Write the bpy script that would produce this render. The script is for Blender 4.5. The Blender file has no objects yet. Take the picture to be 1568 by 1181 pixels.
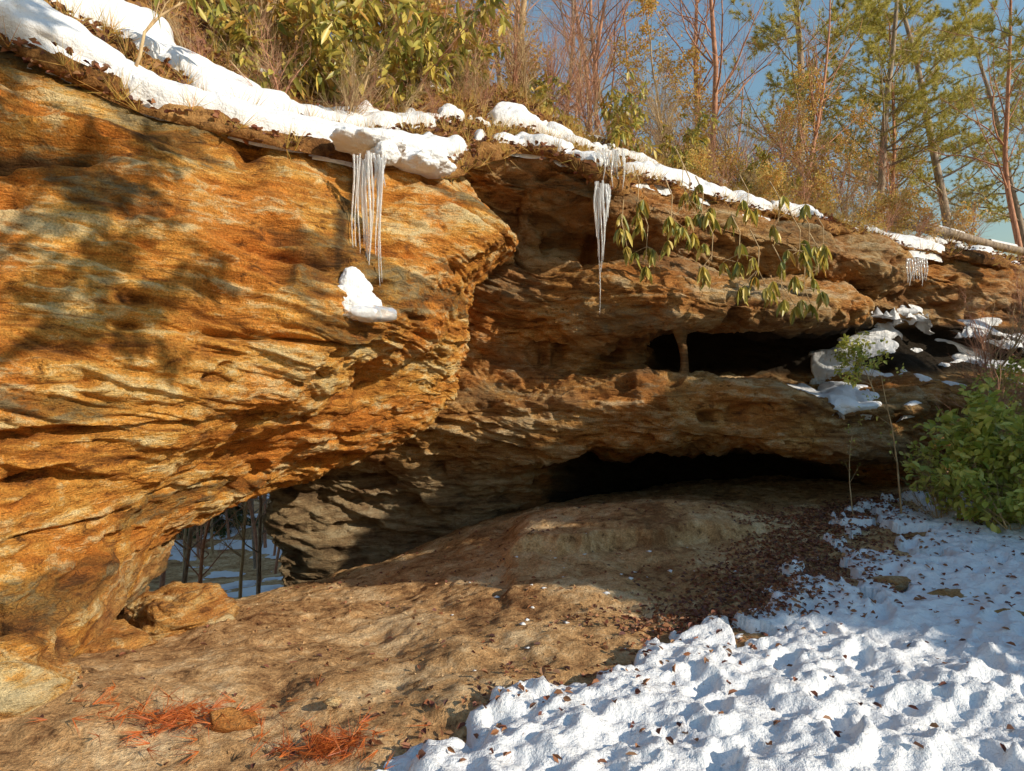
import bpy, math, random
import numpy as np
from mathutils import Vector, Quaternion
RS = np.random.default_rng(11)
random.seed(5)
scene = bpy.context.scene
SUN_EL = math.radians(25); SUN_AZ = math.radians(120)

# ------------------------------------------------------------ noise
def _h(ix, iy, iz, s):
    h = (ix*73856093) ^ (iy*19349663) ^ (iz*83492791) ^ (s*40503017)
    h &= 0xffffffff
    h = ((h ^ (h >> 13))*1274126177) & 0xffffffff
    h ^= h >> 16
    h = (h*668265263) & 0xffffffff
    h ^= h >> 15
    return h/4294967295.0
def vn(x, y, z, s=0):
    x, y, z = np.broadcast_arrays(np.asarray(x, float), np.asarray(y, float), np.asarray(z, float))
    fx, fy, fz = np.floor(x), np.floor(y), np.floor(z)
    ix, iy, iz = fx.astype(np.int64), fy.astype(np.int64), fz.astype(np.int64)
    u, v, w = x-fx, y-fy, z-fz
    u = u*u*u*(u*(u*6-15)+10); v = v*v*v*(v*(v*6-15)+10); w = w*w*w*(w*(w*6-15)+10)
    r = 0
    for a in (0, 1):
        wa = u if a else 1-u
        for b in (0, 1):
            wb = v if b else 1-v
            for c in (0, 1):
                wc = w if c else 1-w
                r = r + wa*wb*wc*_h(ix+a, iy+b, iz+c, s)
    return r
def fbm(x, y, z, o=4, s=0):
    t = 0; a = .5; n = 0
    for i in range(o):
        t = t + a*vn(x, y, z, s+i*17); n += a
        x = x*2.03; y = y*2.03; z = z*2.03; a *= .5
    return t/n
def ss(x, a, b):
    t = np.clip((x-a)/(b-a), 0, 1)
    return t*t*(3-2*t)

# ------------------------------------------------------------ mesh helpers
def mesh_from(name, V, faces, mats, attrs=None, smooth=True, mat_idx=None):
    V = np.ascontiguousarray(V, dtype=np.float32).reshape(-1, 3)
    if not isinstance(faces, list): faces = [faces]
    me = bpy.data.meshes.new(name)
    me.vertices.add(len(V)); me.vertices.foreach_set('co', V.ravel())
    loops = np.concatenate([f.ravel() for f in faces]).astype(np.int32)
    tot = np.concatenate([np.full(len(f), f.shape[1]) for f in faces]).astype(np.int32)
    st = np.concatenate([[0], np.cumsum(tot)[:-1]]).astype(np.int32)
    me.loops.add(len(loops)); me.loops.foreach_set('vertex_index', loops)
    me.polygons.add(len(tot)); me.polygons.foreach_set('loop_start', st)
    try: me.polygons.foreach_set('loop_total', tot)
    except Exception: pass
    for m in mats: me.materials.append(m)
    if mat_idx is not None: me.polygons.foreach_set('material_index', np.asarray(mat_idx, dtype=np.int32))
    me.update(calc_edges=True); me.validate()
    me.polygons.foreach_set('use_smooth', np.full(len(me.polygons), smooth))
    if attrs:
        for k, a in attrs.items():
            at = me.attributes.new(k, 'FLOAT', 'POINT')
            at.data.foreach_set('value', np.asarray(a, dtype=np.float32).ravel())
    return me
def obj(name, me, loc=(0, 0, 0), rot=(0, 0, 0), sc=1, parent=None):
    o = bpy.data.objects.new(name, me)
    o.location = loc; o.rotation_euler = rot
    o.scale = (sc, sc, sc) if not hasattr(sc, '__len__') else sc
    scene.collection.objects.link(o)
    if parent: o.parent = parent
    return o
def grid_faces(n, m):
    i = np.arange(n*m).reshape(n, m)
    return np.stack([i[:-1, :-1], i[:-1, 1:], i[1:, 1:], i[1:, :-1]], -1).reshape(-1, 4)
def cr(P, n, axis=0):
    P = np.moveaxis(P, axis, 0); m = len(P)
    seg = np.linalg.norm(np.diff(P, axis=0), axis=-1).reshape(m-1, -1)
    seg = np.minimum(seg.mean(1), 1.6)
    cum = np.concatenate([[0], np.cumsum(seg)])
    t = np.interp(np.linspace(0, cum[-1], n), cum, np.arange(m))
    i = np.clip(np.floor(t).astype(int), 0, m-2)
    f = (t-i).reshape(-1, *([1]*(P.ndim-1)))
    p0, p1, p2, p3 = P[np.clip(i-1, 0, m-1)], P[i], P[i+1], P[np.clip(i+2, 0, m-1)]
    k = .42
    m1 = k*(p2-p0); m2 = k*(p3-p1)
    r = (2*f**3-3*f**2+1)*p1+(f**3-2*f**2+f)*m1+(-2*f**3+3*f**2)*p2+(f**3-f**2)*m2
    return np.moveaxis(r, 0, axis), t
def unit(a): return a/(np.linalg.norm(a, axis=-1, keepdims=True)+1e-9)
def normals(P, toward=(0, 0, 1.6)):
    a = np.gradient(P, axis=0); b = np.gradient(P, axis=1)
    n = unit(np.cross(a, b))
    if (np.sum(n*(np.array(toward)-P), -1)).mean() < 0: n = -n
    return n
def blur(A, k):
    for _ in range(k):
        A = A.copy()
        A[1:-1] = (A[:-2]+2*A[1:-1]+A[2:])/4
        A[:, 1:-1] = (A[:, :-2]+2*A[:, 1:-1]+A[:, 2:])/4
    return A

# ------------------------------------------------------------ materials
def newmat(name):
    m = bpy.data.materials.new(name); m.use_nodes = True
    nt = m.node_tree; nt.nodes.clear()
    out = nt.nodes.new('ShaderNodeOutputMaterial')
    b = nt.nodes.new('ShaderNodeBsdfPrincipled')
    nt.links.new(b.outputs[0], out.inputs[0])
    return m, nt, b, out
def N(nt, t, **kw):
    n = nt.nodes.new(t)
    for k, v in kw.items():
        if k.startswith('i_'):
            key = k[2:]
            key = int(key) if key.isdigit() else key.replace('_', ' ')
            if isinstance(v, bpy.types.NodeSocket): nt.links.new(v, n.inputs[key])
            else: n.inputs[key].default_value = v
        else: setattr(n, k, v)
    return n
def ramp(nt, fac, stops):
    r = nt.nodes.new('ShaderNodeValToRGB'); nt.links.new(fac, r.inputs[0])
    e = r.color_ramp.elements
    while len(e) < len(stops): e.new(.5)
    for el, (p, c) in zip(e, stops):
        el.position = p
        el.color = (c, c, c, 1) if not hasattr(c, '__len__') else (*c, 1)
    return r.outputs[0]
def mixc(nt, fac, a, b, mode='MIX'):
    m = nt.nodes.new('ShaderNodeMix'); m.data_type = 'RGBA'; m.blend_type = mode
    for s, v in ((m.inputs['Factor'], fac), (m.inputs[6], a), (m.inputs[7], b)):
        if isinstance(v, bpy.types.NodeSocket): nt.links.new(v, s)
        elif hasattr(v, '__len__'): s.default_value = (*v, 1)
        else: s.default_value = v
    return m.outputs[2]
def math_(nt, op, a, b=0.0):
    m = nt.nodes.new('ShaderNodeMath'); m.operation = op
    for s, v in ((m.inputs[0], a), (m.inputs[1], b)):
        if isinstance(v, bpy.types.NodeSocket): nt.links.new(v, s)
        else: s.default_value = v
    return m.outputs[0]
def noise(nt, vec, scale, detail=5, rough=.55, dist=0):
    n = N(nt, 'ShaderNodeTexNoise', i_Scale=scale, i_Detail=detail, i_Roughness=rough, i_Distortion=dist)
    nt.links.new(vec, n.inputs['Vector']); return n.outputs['Fac']

def rock_mat(name, stops, red, pale, dip=7, palef=.8, bump=.07):
    m, nt, b, out = newmat(name)
    geo = nt.nodes.new('ShaderNodeNewGeometry').outputs['Position']
    mp = N(nt, 'ShaderNodeMapping', i_Vector=geo, i_Rotation=(0, math.radians(dip), 0), i_Scale=(.55, .55, 3.2)).outputs[0]
    mp2 = N(nt, 'ShaderNodeMapping', i_Vector=geo, i_Rotation=(0, math.radians(dip+11), 0), i_Scale=(2.6, 2.6, 19.0)).outputs[0]
    mp5 = N(nt, 'ShaderNodeMapping', i_Vector=geo, i_Rotation=(0, math.radians(dip+5), 0), i_Scale=(5.5, 5.5, 12.0)).outputs[0]
    mpv = N(nt, 'ShaderNodeMapping', i_Vector=geo, i_Scale=(3.2, 3.2, .45)).outputs[0]
    n1 = noise(nt, mp, 1.0, 7, .68, 1.4)
    n2 = noise(nt, geo, .9, 5, .62, .5)
    n3 = noise(nt, mp2, 1.0, 5, .70, .8)
    n4 = noise(nt, geo, 80, 2, .7)
    n5 = noise(nt, mp5, 1.0, 7, .74, .5)
    nv = noise(nt, mpv, 1.0, 5, .7, .4)
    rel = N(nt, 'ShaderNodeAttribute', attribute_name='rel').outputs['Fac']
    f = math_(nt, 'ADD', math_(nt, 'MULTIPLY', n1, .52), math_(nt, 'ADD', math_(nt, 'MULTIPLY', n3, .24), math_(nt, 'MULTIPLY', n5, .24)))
    f = math_(nt, 'ADD', f, math_(nt, 'MULTIPLY', rel, .24))  # recess shade and weathering put into the colour: hollows darker, ledges paler
    col = ramp(nt, f, stops)
    col = mixc(nt, math_(nt, 'MULTIPLY', ramp(nt, n2, [(.46, 0), (.58, 1)]), .6), col, red)
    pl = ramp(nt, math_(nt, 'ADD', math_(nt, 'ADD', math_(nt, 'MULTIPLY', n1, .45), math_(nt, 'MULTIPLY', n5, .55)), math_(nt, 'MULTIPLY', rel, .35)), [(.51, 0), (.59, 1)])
    col = mixc(nt, math_(nt, 'MULTIPLY', pl, palef), col, pale)
    dk = ramp(nt, n5, [(.34, 1), (.43, 0)])
    col = mixc(nt, math_(nt, 'MULTIPLY', dk, .8), col, (.085, .036, .013))
    dk2 = ramp(nt, n3, [(.34, 1), (.42, 0)])
    col = mixc(nt, math_(nt, 'MULTIPLY', dk2, .6), col, (.15, .055, .016))
    vs = math_(nt, 'MULTIPLY', ramp(nt, nv, [(.56, 0), (.68, 1)]), ramp(nt, n5, [(.40, 1), (.58, .25)]))
    col = mixc(nt, math_(nt, 'MULTIPLY', vs, .7), col, (.14, .07, .035))
    col = mixc(nt, .6, col, ramp(nt, n4, [(.3, .4), (.66, 1.35)]), 'MULTIPLY')
    gr = N(nt, 'ShaderNodeAttribute', attribute_name='grey').outputs['Fac']
    grc = ramp(nt, f, [(.40, (.09, .07, .045)), (.5, (.27, .22, .14)), (.60, (.44, .37, .25))])
    col = mixc(nt, gr, col, grc)
    st = N(nt, 'ShaderNodeAttribute', attribute_name='stain_shade').outputs['Fac']
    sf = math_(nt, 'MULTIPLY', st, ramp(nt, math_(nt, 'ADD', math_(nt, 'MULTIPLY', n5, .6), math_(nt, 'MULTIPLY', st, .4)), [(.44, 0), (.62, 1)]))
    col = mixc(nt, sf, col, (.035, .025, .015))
    nt.links.new(col, b.inputs['Base Color'])
    b.inputs['Roughness'].default_value = .9
    b.inputs['Specular IOR Level'].default_value = .2
    h = math_(nt, 'ADD', math_(nt, 'MULTIPLY', n3, .8), math_(nt, 'ADD', math_(nt, 'MULTIPLY', n5, 1.4), math_(nt, 'MULTIPLY', n4, .28)))
    bp = N(nt, 'ShaderNodeBump', i_Strength=1.0, i_Distance=bump, i_Height=h)
    nt.links.new(bp.outputs[0], b.inputs['Normal'])
    return m
ROCK = rock_mat('sandstone_orange', [(.37, (.22, .08, .018)), (.44, (.56, .22, .038)), (.5, (.80, .38, .075)), (.55, (.86, .51, .14)), (.62, (.88, .66, .32))], (.68, .21, .03), (.90, .71, .38))
ROCKB = rock_mat('sandstone_brown', [(.37, (.17, .075, .026)), (.44, (.40, .18, .05)), (.5, (.64, .33, .10)), (.55, (.72, .43, .16)), (.62, (.80, .57, .31))], (.56, .20, .042), (.78, .61, .37), 5, .6, .085)

def snow_mat():
    m, nt, b, out = newmat('snow')
    geo = nt.nodes.new('ShaderNodeNewGeometry').outputs['Position']
    a = noise(nt, geo, 11, 6, .62); c = noise(nt, geo, 90, 2, .6)
    col = mixc(nt, ramp(nt, noise(nt, geo, 30, 4, .75), [(.65, 0), (.72, 1)]), (.80, .81, .83), (.40, .31, .23))
    nt.links.new(col, b.inputs['Base Color'])
    b.inputs['Roughness'].default_value = .6
    h = math_(nt, 'ADD', a, math_(nt, 'MULTIPLY', c, .12))
    bp = N(nt, 'ShaderNodeBump', i_Strength=.9, i_Distance=.045, i_Height=h)
    nt.links.new(bp.outputs[0], b.inputs['Normal'])
    return m
SNOW = snow_mat()
def dirt_mat(name, stops, bump=.05, dark=(.08, .04, .018)):
    m, nt, b, out = newmat(name)
    geo = nt.nodes.new('ShaderNodeNewGeometry').outputs['Position']
    n1 = noise(nt, geo, 1.1, 6, .68, .4); n2 = noise(nt, geo, 9, 7, .74); n3 = noise(nt, geo, 60, 3, .7)
    f = math_(nt, 'ADD', math_(nt, 'MULTIPLY', n1, .6), math_(nt, 'MULTIPLY', n2, .4))
    col = ramp(nt, f, stops)
    col = mixc(nt, .6, col, ramp(nt, n3, [(.32, .4), (.66, 1.35)]), 'MULTIPLY')
    col = mixc(nt, ramp(nt, n2, [(.33, .75), (.42, 0)]), col, dark)
    nt.links.new(col, b.inputs['Base Color']); b.inputs['Roughness'].default_value = .95
    b.inputs['Specular IOR Level'].default_value = .15
    h = math_(nt, 'ADD', n2, math_(nt, 'MULTIPLY', n3, .3))
    bp = N(nt, 'ShaderNodeBump', i_Strength=1, i_Distance=bump, i_Height=h)
    nt.links.new(bp.outputs[0], b.inputs['Normal'])
    return m
DIRT = dirt_mat('sandy_dirt', [(.40, (.26, .125, .05)), (.5, (.58, .34, .15)), (.60, (.80, .58, .33))])
LITTER = dirt_mat('leaf_litter_soil', [(.38, (.10, .042, .016)), (.5, (.34, .16, .05)), (.60, (.60, .33, .12))], .08)

def leaf_mat(name, cols, transl=.35, rough=.5):
    m, nt, b, out = newmat(name)
    rnd = nt.nodes.new('ShaderNodeNewGeometry').outputs['Random Per Island']
    n = len(cols)
    col = ramp(nt, rnd, [(i/(n-1), c) for i, c in enumerate(cols)])
    nt.links.new(col, b.inputs['Base Color']); b.inputs['Roughness'].default_value = rough
    tr = nt.nodes.new('ShaderNodeBsdfTranslucent'); nt.links.new(col, tr.inputs[0])
    mx = nt.nodes.new('ShaderNodeMixShader'); mx.inputs[0].default_value = transl
    nt.links.new(b.outputs[0], mx.inputs[1]); nt.links.new(tr.outputs[0], mx.inputs[2])
    nt.links.new(mx.outputs[0], out.inputs[0])
    return m
RHODO = leaf_mat('rhododendron_leaf', [(.14, .18, .035), (.44, .40, .08), (.74, .56, .12), (.24, .25, .05), (.60, .32, .07)], .3, .4)
GREEN = leaf_mat('laurel_leaf', [(.20, .27, .04), (.50, .52, .09), (.74, .70, .18), (.32, .36, .06)], .35, .4)
TANLEAF = leaf_mat('dry_tan_leaf', [(.74, .48, .12), (.52, .42, .10), (.82, .56, .17), (.70, .30, .07)], .4)
DEADLEAF = leaf_mat('dead_leaf', [(.12, .035, .025), (.24, .08, .04), (.34, .15, .06), (.08, .03, .025), (.42, .22, .10)], .1, .7)
NEEDLE = leaf_mat('pine_needle', [(.28, .30, .04), (.52, .48, .10), (.72, .60, .17), (.38, .36, .07)], .3)
HEMLOCK = leaf_mat('hemlock_needle', [(.06, .10, .03), (.10, .15, .04), (.07, .12, .03)], .2)
REDNEEDLE = leaf_mat('dead_pine_needle', [(.50, .10, .02), (.66, .20, .04), (.36, .07, .02)], .2)
def bark_mat(name, a, c):
    m, nt, b, out = newmat(name)
    tc = nt.nodes.new('ShaderNodeTexCoord').outputs['Object']
    mp = N(nt, 'ShaderNodeMapping', i_Vector=tc, i_Scale=(6, 6, 1.2)).outputs[0]
    n1 = noise(nt, mp, 4, 4, .7)
    nt.links.new(ramp(nt, n1, [(.35, a), (.65, c)]), b.inputs['Base Color'])
    b.inputs['Roughness'].default_value = .9
    return m
BARK = bark_mat('bark_grey', (.14, .10, .075), (.44, .35, .26))
BARKR = bark_mat('bark_red', (.28, .12, .075), (.62, .33, .20))
BARKT = bark_mat('bark_tan', (.28, .17, .08), (.62, .46, .25))
def ice_mat():
    m, nt, b, out = newmat('ice')
    geo = nt.nodes.new('ShaderNodeNewGeometry').outputs['Position']
    b.inputs['Base Color'].default_value = (.95, .96, .97, 1)
    b.inputs['Roughness'].default_value = .12
    b.inputs['IOR'].default_value = 1.31
    b.inputs['Transmission Weight'].default_value = .72
    h = noise(nt, geo, 30, 3, .6)
    bp = N(nt, 'ShaderNodeBump', i_Strength=.5, i_Distance=.015, i_Height=h)
    nt.links.new(bp.outputs[0], b.inputs['Normal']); return m
ICE = ice_mat()

# ------------------------------------------------------------ strata displacement
def strata(P, nrm, amp=1.0, dip=.12, s=0, ridge=1.0, rough=1.0):
    x, y, z = P[..., 0], P[..., 1], P[..., 2]
    b = z+dip*x+.5*(fbm(x*.6, y*.6, z*.6, 3, s)-.5)
    b2 = z+(dip+.22)*x+.4*(fbm(x*.9, y*.9, z*.9, 3, s+1)-.5)
    lam = .30+1.0*ss(vn(x*.9, y*.9, z*1.1, s+40), .25, .75)
    big = (fbm(x*.9, y*.9, z*1.1, 3, s+3)-.5)*.38
    l1 = vn(x*.45, y*.45, b*3.2, s+5)-.5
    l2 = (1-np.abs(2*vn(x*.7+3, y*.7, b*7.5, s+7)-1))**2
    l3 = fbm(x*1.3, y*1.3, b2*14, 3, s+9)-.5
    l4 = fbm(x*2.2, y*2.2, b2*38, 2, s+10)-.5
    cz = vn(x*.6, y*.6, b*7, s+13)
    crack = -np.clip((.20-cz)/.20, 0, 1)**.5*ss(vn(x*1.1, y*1.1, z*1.1, s+15), .42, .56)
    med = fbm(x*2.6, y*2.6, b*5.0, 4, s+11)-.5
    fine = fbm(x*13, y*13, z*22, 2, s+12)-.5
    pit = -np.clip(fbm(x*3, y*3, z*5.5, 2, s+21)-.64, 0, 1)
    blk = np.round(vn(x*1.3, y*1.3, b*2.2, s+31)*5)/5-.5
    chip = np.round(fbm(x*2.6, y*2.6, b*9, 2, s+33)*7)/7-.5
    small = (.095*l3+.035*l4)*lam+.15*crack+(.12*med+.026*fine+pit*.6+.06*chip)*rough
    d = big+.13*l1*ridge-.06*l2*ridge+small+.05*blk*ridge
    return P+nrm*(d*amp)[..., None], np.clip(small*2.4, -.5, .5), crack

# ------------------------------------------------------------ LEFT overhanging mass (rows top->bottom, cols left->right->back)
L = [
 [(-8,3.2,4.6),(-4.34,4.0,4.20),(-3.45,4.4,3.98),(-2.74,4.7,3.67),(-1.96,5.1,3.56),(-1.28,5.7,3.60),(-.71,6.2,3.62),(-.63,7.5,3.9),(-.6,9,3.9)],
 [(-8,2.8,3.3),(-3.90,3.6,3.18),(-3.14,4.0,3.16),(-2.51,4.3,3.02),(-1.84,4.8,3.04),(-1.19,5.3,3.03),(-.14,6.0,3.04),(.1,7.0,3.14),(0,8.6,3.2)],
 [(-8,2.6,2.4),(-3.69,3.4,2.42),(-2.90,3.7,2.38),(-2.34,4.0,2.36),(-1.73,4.5,2.37),(-1.12,5.0,2.40),(-.55,5.9,2.49),(-.32,7.2,2.75),(-.4,8.8,2.9)],
 [(-8,2.5,1.7),(-3.58,3.3,1.70),(-2.74,3.5,1.74),(-2.28,3.9,1.80),(-1.69,4.4,1.86),(-1.17,5.0,1.90),(-.76,6.1,1.91),(-.48,7.5,2.12),(-.5,9,2.3)],
 [(-8,2.5,1.1),(-3.47,3.2,1.06),(-2.74,3.5,1.22),(-2.36,3.9,1.33),(-1.91,4.5,1.44),(-1.58,5.2,1.50),(-1.22,6.3,1.66),(-.63,7.5,1.68),(-.6,9,2.0)],
 [(-8,2.5,.6),(-3.47,3.2,.61),(-2.74,3.5,.76),(-2.62,4.0,.88),(-2.32,4.6,1.09),(-2.04,5.3,1.18),(-1.69,6.4,1.22),(-.80,7.7,1.37),(-.7,9,1.8)],
 [(-8,2.5,.3),(-3.47,3.2,.29),(-2.67,3.4,.41),(-2.67,3.9,.51),(-2.69,4.6,.63),(-2.56,5.4,.79),(-2.30,6.5,.76),(-1.55,8.0,.84),(-1.2,9.3,1.3)],
 [(-8,2.5,-.1),(-3.36,3.1,-.14),(-2.43,3.1,.08),(-2.53,3.6,.16),(-2.73,4.3,.14),(-2.97,5.0,.20),(-3.14,6.0,.28),(-3.26,7.5,.29),(-2.44,8.6,.61)],
 [(-8,2.6,-.8),(-3.4,3.2,-.6),(-2.5,3.2,-.5),(-2.7,3.75,-.6),(-2.95,4.6,-.8),(-3.3,5.5,-1.0),(-3.6,6.8,-.2),(-3.9,8.5,.4),(-3.0,10,.8)],
]
P = np.array(L, float)
P, _ = cr(P, 600, 0); P, _ = cr(P, 800, 1)
nr = normals(P)
x, y, z = P[..., 0], P[..., 1], P[..., 2]
nn_ = lambda k, f=1.5, a=.12: a*(fbm(x*f, y*f, 0, 4, k)-.5)*2
w1 = z-(3.02+.16*(x+3)+nn_(71)); w2 = z-(3.50-.20*(x+3.2)+nn_(72, 1.7))
w3 = z-(1.98-.16*(x+2)+nn_(73, 1.5, .06)); w4 = z-(2.62-.14*(x+2)+nn_(74, 1.5, .08)); w5 = z-(1.32+.04*(x+2.2)+nn_(75, 2, .04))
w6 = z-(.72+.05*(x+3)+nn_(76, 2, .05)); w7 = z-(3.25-.25*(x+1.6)+nn_(79, 2, .08))
g = .36*np.exp(-(w1/.075)**2)*ss(-x, 2.35, 2.75)*ss(vn(x*1.6, 0, 0, 80), .15, .45)+.26*np.exp(-(w2/.08)**2)*ss(-x, 2.6, 3.1)
g = g+.11*np.exp(-(w3/.03)**2)*ss(-x, .9, 1.2)*ss(x, -2.3, -1.9)+.12*np.exp(-(w4/.03)**2)*ss(-x, 1.1, 1.4)*ss(x, -2.0, -1.7)
g = g+.10*np.exp(-(w5/.022)**2)*ss(-x, 1.7, 1.9)*ss(x, -2.5, -2.2)+.10*np.exp(-(w6/.02)**2)*ss(-x, 2.2, 2.5)+.10*np.exp(-(w7/.03)**2)*ss(-x, .6, .8)*ss(x, -1.5, -1.2)
P = P-nr*(g-.16*ss(w1, .04, .13)*ss(-w1, -.46, -.3)*ss(-x, 2.2, 2.9))[..., None]
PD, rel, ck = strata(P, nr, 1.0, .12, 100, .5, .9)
x, y, z = PD[..., 0], PD[..., 1], PD[..., 2]
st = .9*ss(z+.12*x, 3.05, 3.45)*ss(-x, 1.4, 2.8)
st = np.maximum(st, np.minimum(1, g*5)*.85)  # carved grooves coloured darker the deeper they cut
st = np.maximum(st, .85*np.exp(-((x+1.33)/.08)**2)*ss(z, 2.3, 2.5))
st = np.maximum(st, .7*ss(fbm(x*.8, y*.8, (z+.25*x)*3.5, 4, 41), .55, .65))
grey = .4*ss(-z, -.55, .05)*ss(fbm(x*1.5, y*1.5, z*1.5, 3, 43), .4, .6)
obj('sandstone_overhang', mesh_from('sandstone_overhang', PD, grid_faces(*PD.shape[:2]), [ROCK], {'stain_shade': st, 'grey': grey, 'rel': rel}))
PDf = PD.reshape(-1, 3)
def left_face_y(x, z):
    d = (PDf[:, 0]-x)**2+(PDf[:, 2]-z)**2+(PDf[:, 1] > 7)*9
    return float(PDf[d.argmin(), 1])

# ------------------------------------------------------------ BACK wall: per world-X column list of (Y,Z)
cols = {
 -2.9: [(10.6,z) for z in (4.4,4.0,3.4,2.9,2.4,2.0,1.7,1.4,1.1,.7,.3,-1.0,-2)],
 -3.35:[(9.0,z) for z in (4.4,4.0,3.4,2.9,2.4,2.0,1.7,1.4,1.1,.7,.3,-1.0,-2)],
 -2.0: [(8.8,4.5),(8.8,4.0),(8.8,3.5),(8.8,3.0),(8.8,2.5),(8.8,2.1),(8.8,1.7),(8.8,1.4),(8.5,1.1),(8.6,.65),(9.0,.34),(9.2,-1.07),(9.2,-2)],
 -.7:  [(7.6,4.64),(7.5,4.0),(7.9,3.5),(8.0,2.91),(8.2,2.35),(8.4,2.03),(8.4,1.77),(8.3,1.6),(8.1,1.28),(8.2,.86),(8.8,.28),(9.2,-.7),(9.2,-1.6)],
 .1:   [(7.45,4.4),(7.35,3.8),(7.9,3.3),(8.0,2.9),(8.1,2.35),(8.5,2.03),(8.45,1.8),(8.25,1.6),(8.0,1.28),(8.25,.82),(9.0,.38),(9.4,-.4),(9.4,-1.3)],
 .5:   [(7.35,4.2),(7.35,3.75),(8.3,3.45),(8.0,2.9),(8.0,2.32),(8.55,2.04),(8.5,1.82),(8.2,1.6),(7.9,1.28),(8.3,.77),(9.3,.48),(9.6,-.18),(9.6,-1)],
 1.15: [(7.3,3.86),(7.4,3.58),(8.4,3.28),(7.8,2.82),(7.95,2.32),(8.7,2.0),(8.6,1.8),(8.1,1.64),(7.8,1.29),(8.2,.86),(10,.6),(10.3,-.1),(10.3,-1)],
 1.75: [(8.0,4.16),(7.8,3.68),(8.4,3.3),(7.5,2.77),(7.8,2.30),(8.8,2.1),(8.7,1.79),(8.0,1.68),(7.7,1.29),(8.0,.8),(10.8,.43),(11.3,-.2),(11.3,-1)],
 2.3:  [(8.2,4.1),(8.0,3.6),(8.5,3.2),(7.6,2.7),(7.95,2.30),(10.2,2.3),(10.0,1.78),(8.0,1.66),(7.7,1.27),(7.95,.78),(11,.4),(11.5,-.2),(11.5,-1)],
 3.0:  [(8.6,4.0),(8.3,3.5),(8.9,3.1),(7.8,2.65),(8.1,2.35),(10.6,2.45),(10.4,1.76),(7.9,1.6),(7.7,1.22),(7.9,.75),(11.3,.33),(11.8,-.27),(11.8,-1)],
 4.4:  [(9.3,3.88),(9.0,3.44),(9.6,3.1),(8.7,2.68),(9.1,2.42),(11.0,2.41),(10.6,1.7),(8.2,1.42),(8.1,1.03),(8.3,.65),(10.5,.32),(10.8,-.07),(10.8,-1)],
 6.0:  [(10,3.75),(9.9,3.3),(10.4,3.0),(10.2,2.8),(10.6,2.6),(10.4,2.3),(9.7,1.85),(8.9,1.38),(8.9,.85),(9.0,.3),(9.2,-.05),(9.2,-.4),(9.2,-1)],
 9.2:  [(11.3,3.63),(11.2,3.06),(11.2,2.6),(10.7,2.15),(11,1.93),(10.8,1.7),(10.3,1.4),(9.8,1.1),(9.7,.8),(9.7,.4),(9.7,0),(9.7,-.5),(9.7,-1)],
 14.0: [(13,3.5),(13,3.1),(13,2.7),(13,2.3),(13,2),(12.7,1.7),(12.5,1.4),(12.4,1.1),(12.4,.8),(12.4,.4),(12.4,0),(12.4,-.5),(12.4,-1)],
 30.0: [(16,3.3),(16,3.0),(16,2.6),(16,2.2),(16,1.9),(16,1.6),(16,1.3),(16,1.0),(16,.7),(16,.4),(16,0),(16,-.5),(16,-1)],
}
P = np.array([[(k, a, b) for (a, b) in v] for k, v in cols.items()], float).transpose(1, 0, 2)
P, tv = cr(P, 640, 0); P, tu = cr(P, 900, 1)
nr = normals(P)
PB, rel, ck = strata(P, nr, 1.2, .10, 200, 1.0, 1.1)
x, y, z = PB[..., 0], PB[..., 1], PB[..., 2]
deep = ss(y-7.9, .9, 2.2)*ss(-z, -1.2, -.4)*ss(x, -.4, .6)  # cave shade painted into the rock colour, blacker further in
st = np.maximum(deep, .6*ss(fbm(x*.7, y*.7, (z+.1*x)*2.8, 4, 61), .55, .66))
st = np.maximum(st, ss(y, 9.2, 10)*ss(z, 1.6, 1.9)*ss(-z, -2.7, -2.5))  # the upper recess gets painted shade too, near black at its back
grey = ss(-x, -1.2, .6)*ss(-z, -.95, -.2)*.75
grey = np.maximum(grey, .35*ss(fbm(x*.9, y*.9, z*1.4, 3, 66), .45, .6))
obj('rock_shelter_cliff', mesh_from('rock_shelter_cliff', PB, grid_faces(*PB.shape[:2]), [ROCKB], {'stain_shade': st, 'grey': grey, 'rel': rel}))
def snow_sheet(name, Pd, mask, thick, k=4, sub=.10, up=1.0):
    S = blur(Pd, k); nb_ = blur(normals(S, (0, -3, 30)), 4)
    x, y, z = S[..., 0], S[..., 1], S[..., 2]
    h = thick*np.sqrt(ss(mask, 0, .8))-sub*(1-ss(mask, 0, .25))
    h = h+(.05*(fbm(x*2.5, y*2.5, z*2.5, 3, 77)-.5)+.03*(fbm(x*9, y*9, z*9, 2, 78)-.5))*ss(mask, 0, .3)
    D = unit(nb_+np.array([0, 0, up]))
    S = S+D*h[..., None]
    n = S.shape; F = grid_faces(n[0], n[1])
    keep = (mask > -.02).ravel()
    F = F[keep[F].any(1)]
    used = np.unique(F); re = -np.ones(n[0]*n[1], int); re[used] = np.arange(len(used))
    return obj(name, mesh_from(name, S.reshape(-1, 3)[used], re[F], [SNOW]))
nb = normals(blur(PB, 20))
msk = (nb[..., 2]-.55)*1.2+(fbm(x*1.3, y*1.3, z*1.3, 4, 91)-.5)*2.0-.50
strip = np.exp(-((z-(1.42+.60*(x-4.3)))/.27)**2)*ss(x, 3.8, 4.2)*ss(-x, -6.8, -6.2)
strip = np.maximum(strip, .6*np.exp(-((z-(2.25-.1*(x-7)))/.22)**2)*ss(x, 6.2, 6.8)*ss(-x, -10, -9))
msk = np.where((x > 3.6) & (z > 1.1) & (z < 3.0) & (y > 7.5), msk+1.45*strip+(fbm(x*4, y*4, z*4, 3, 93)-.5)*.8, -1)
msk = np.where((y > 10.2) & (x < 4.9), -1, msk)
snow_sheet('ledge_snow', PB, msk, .07, 10, .16, .6)

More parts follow.
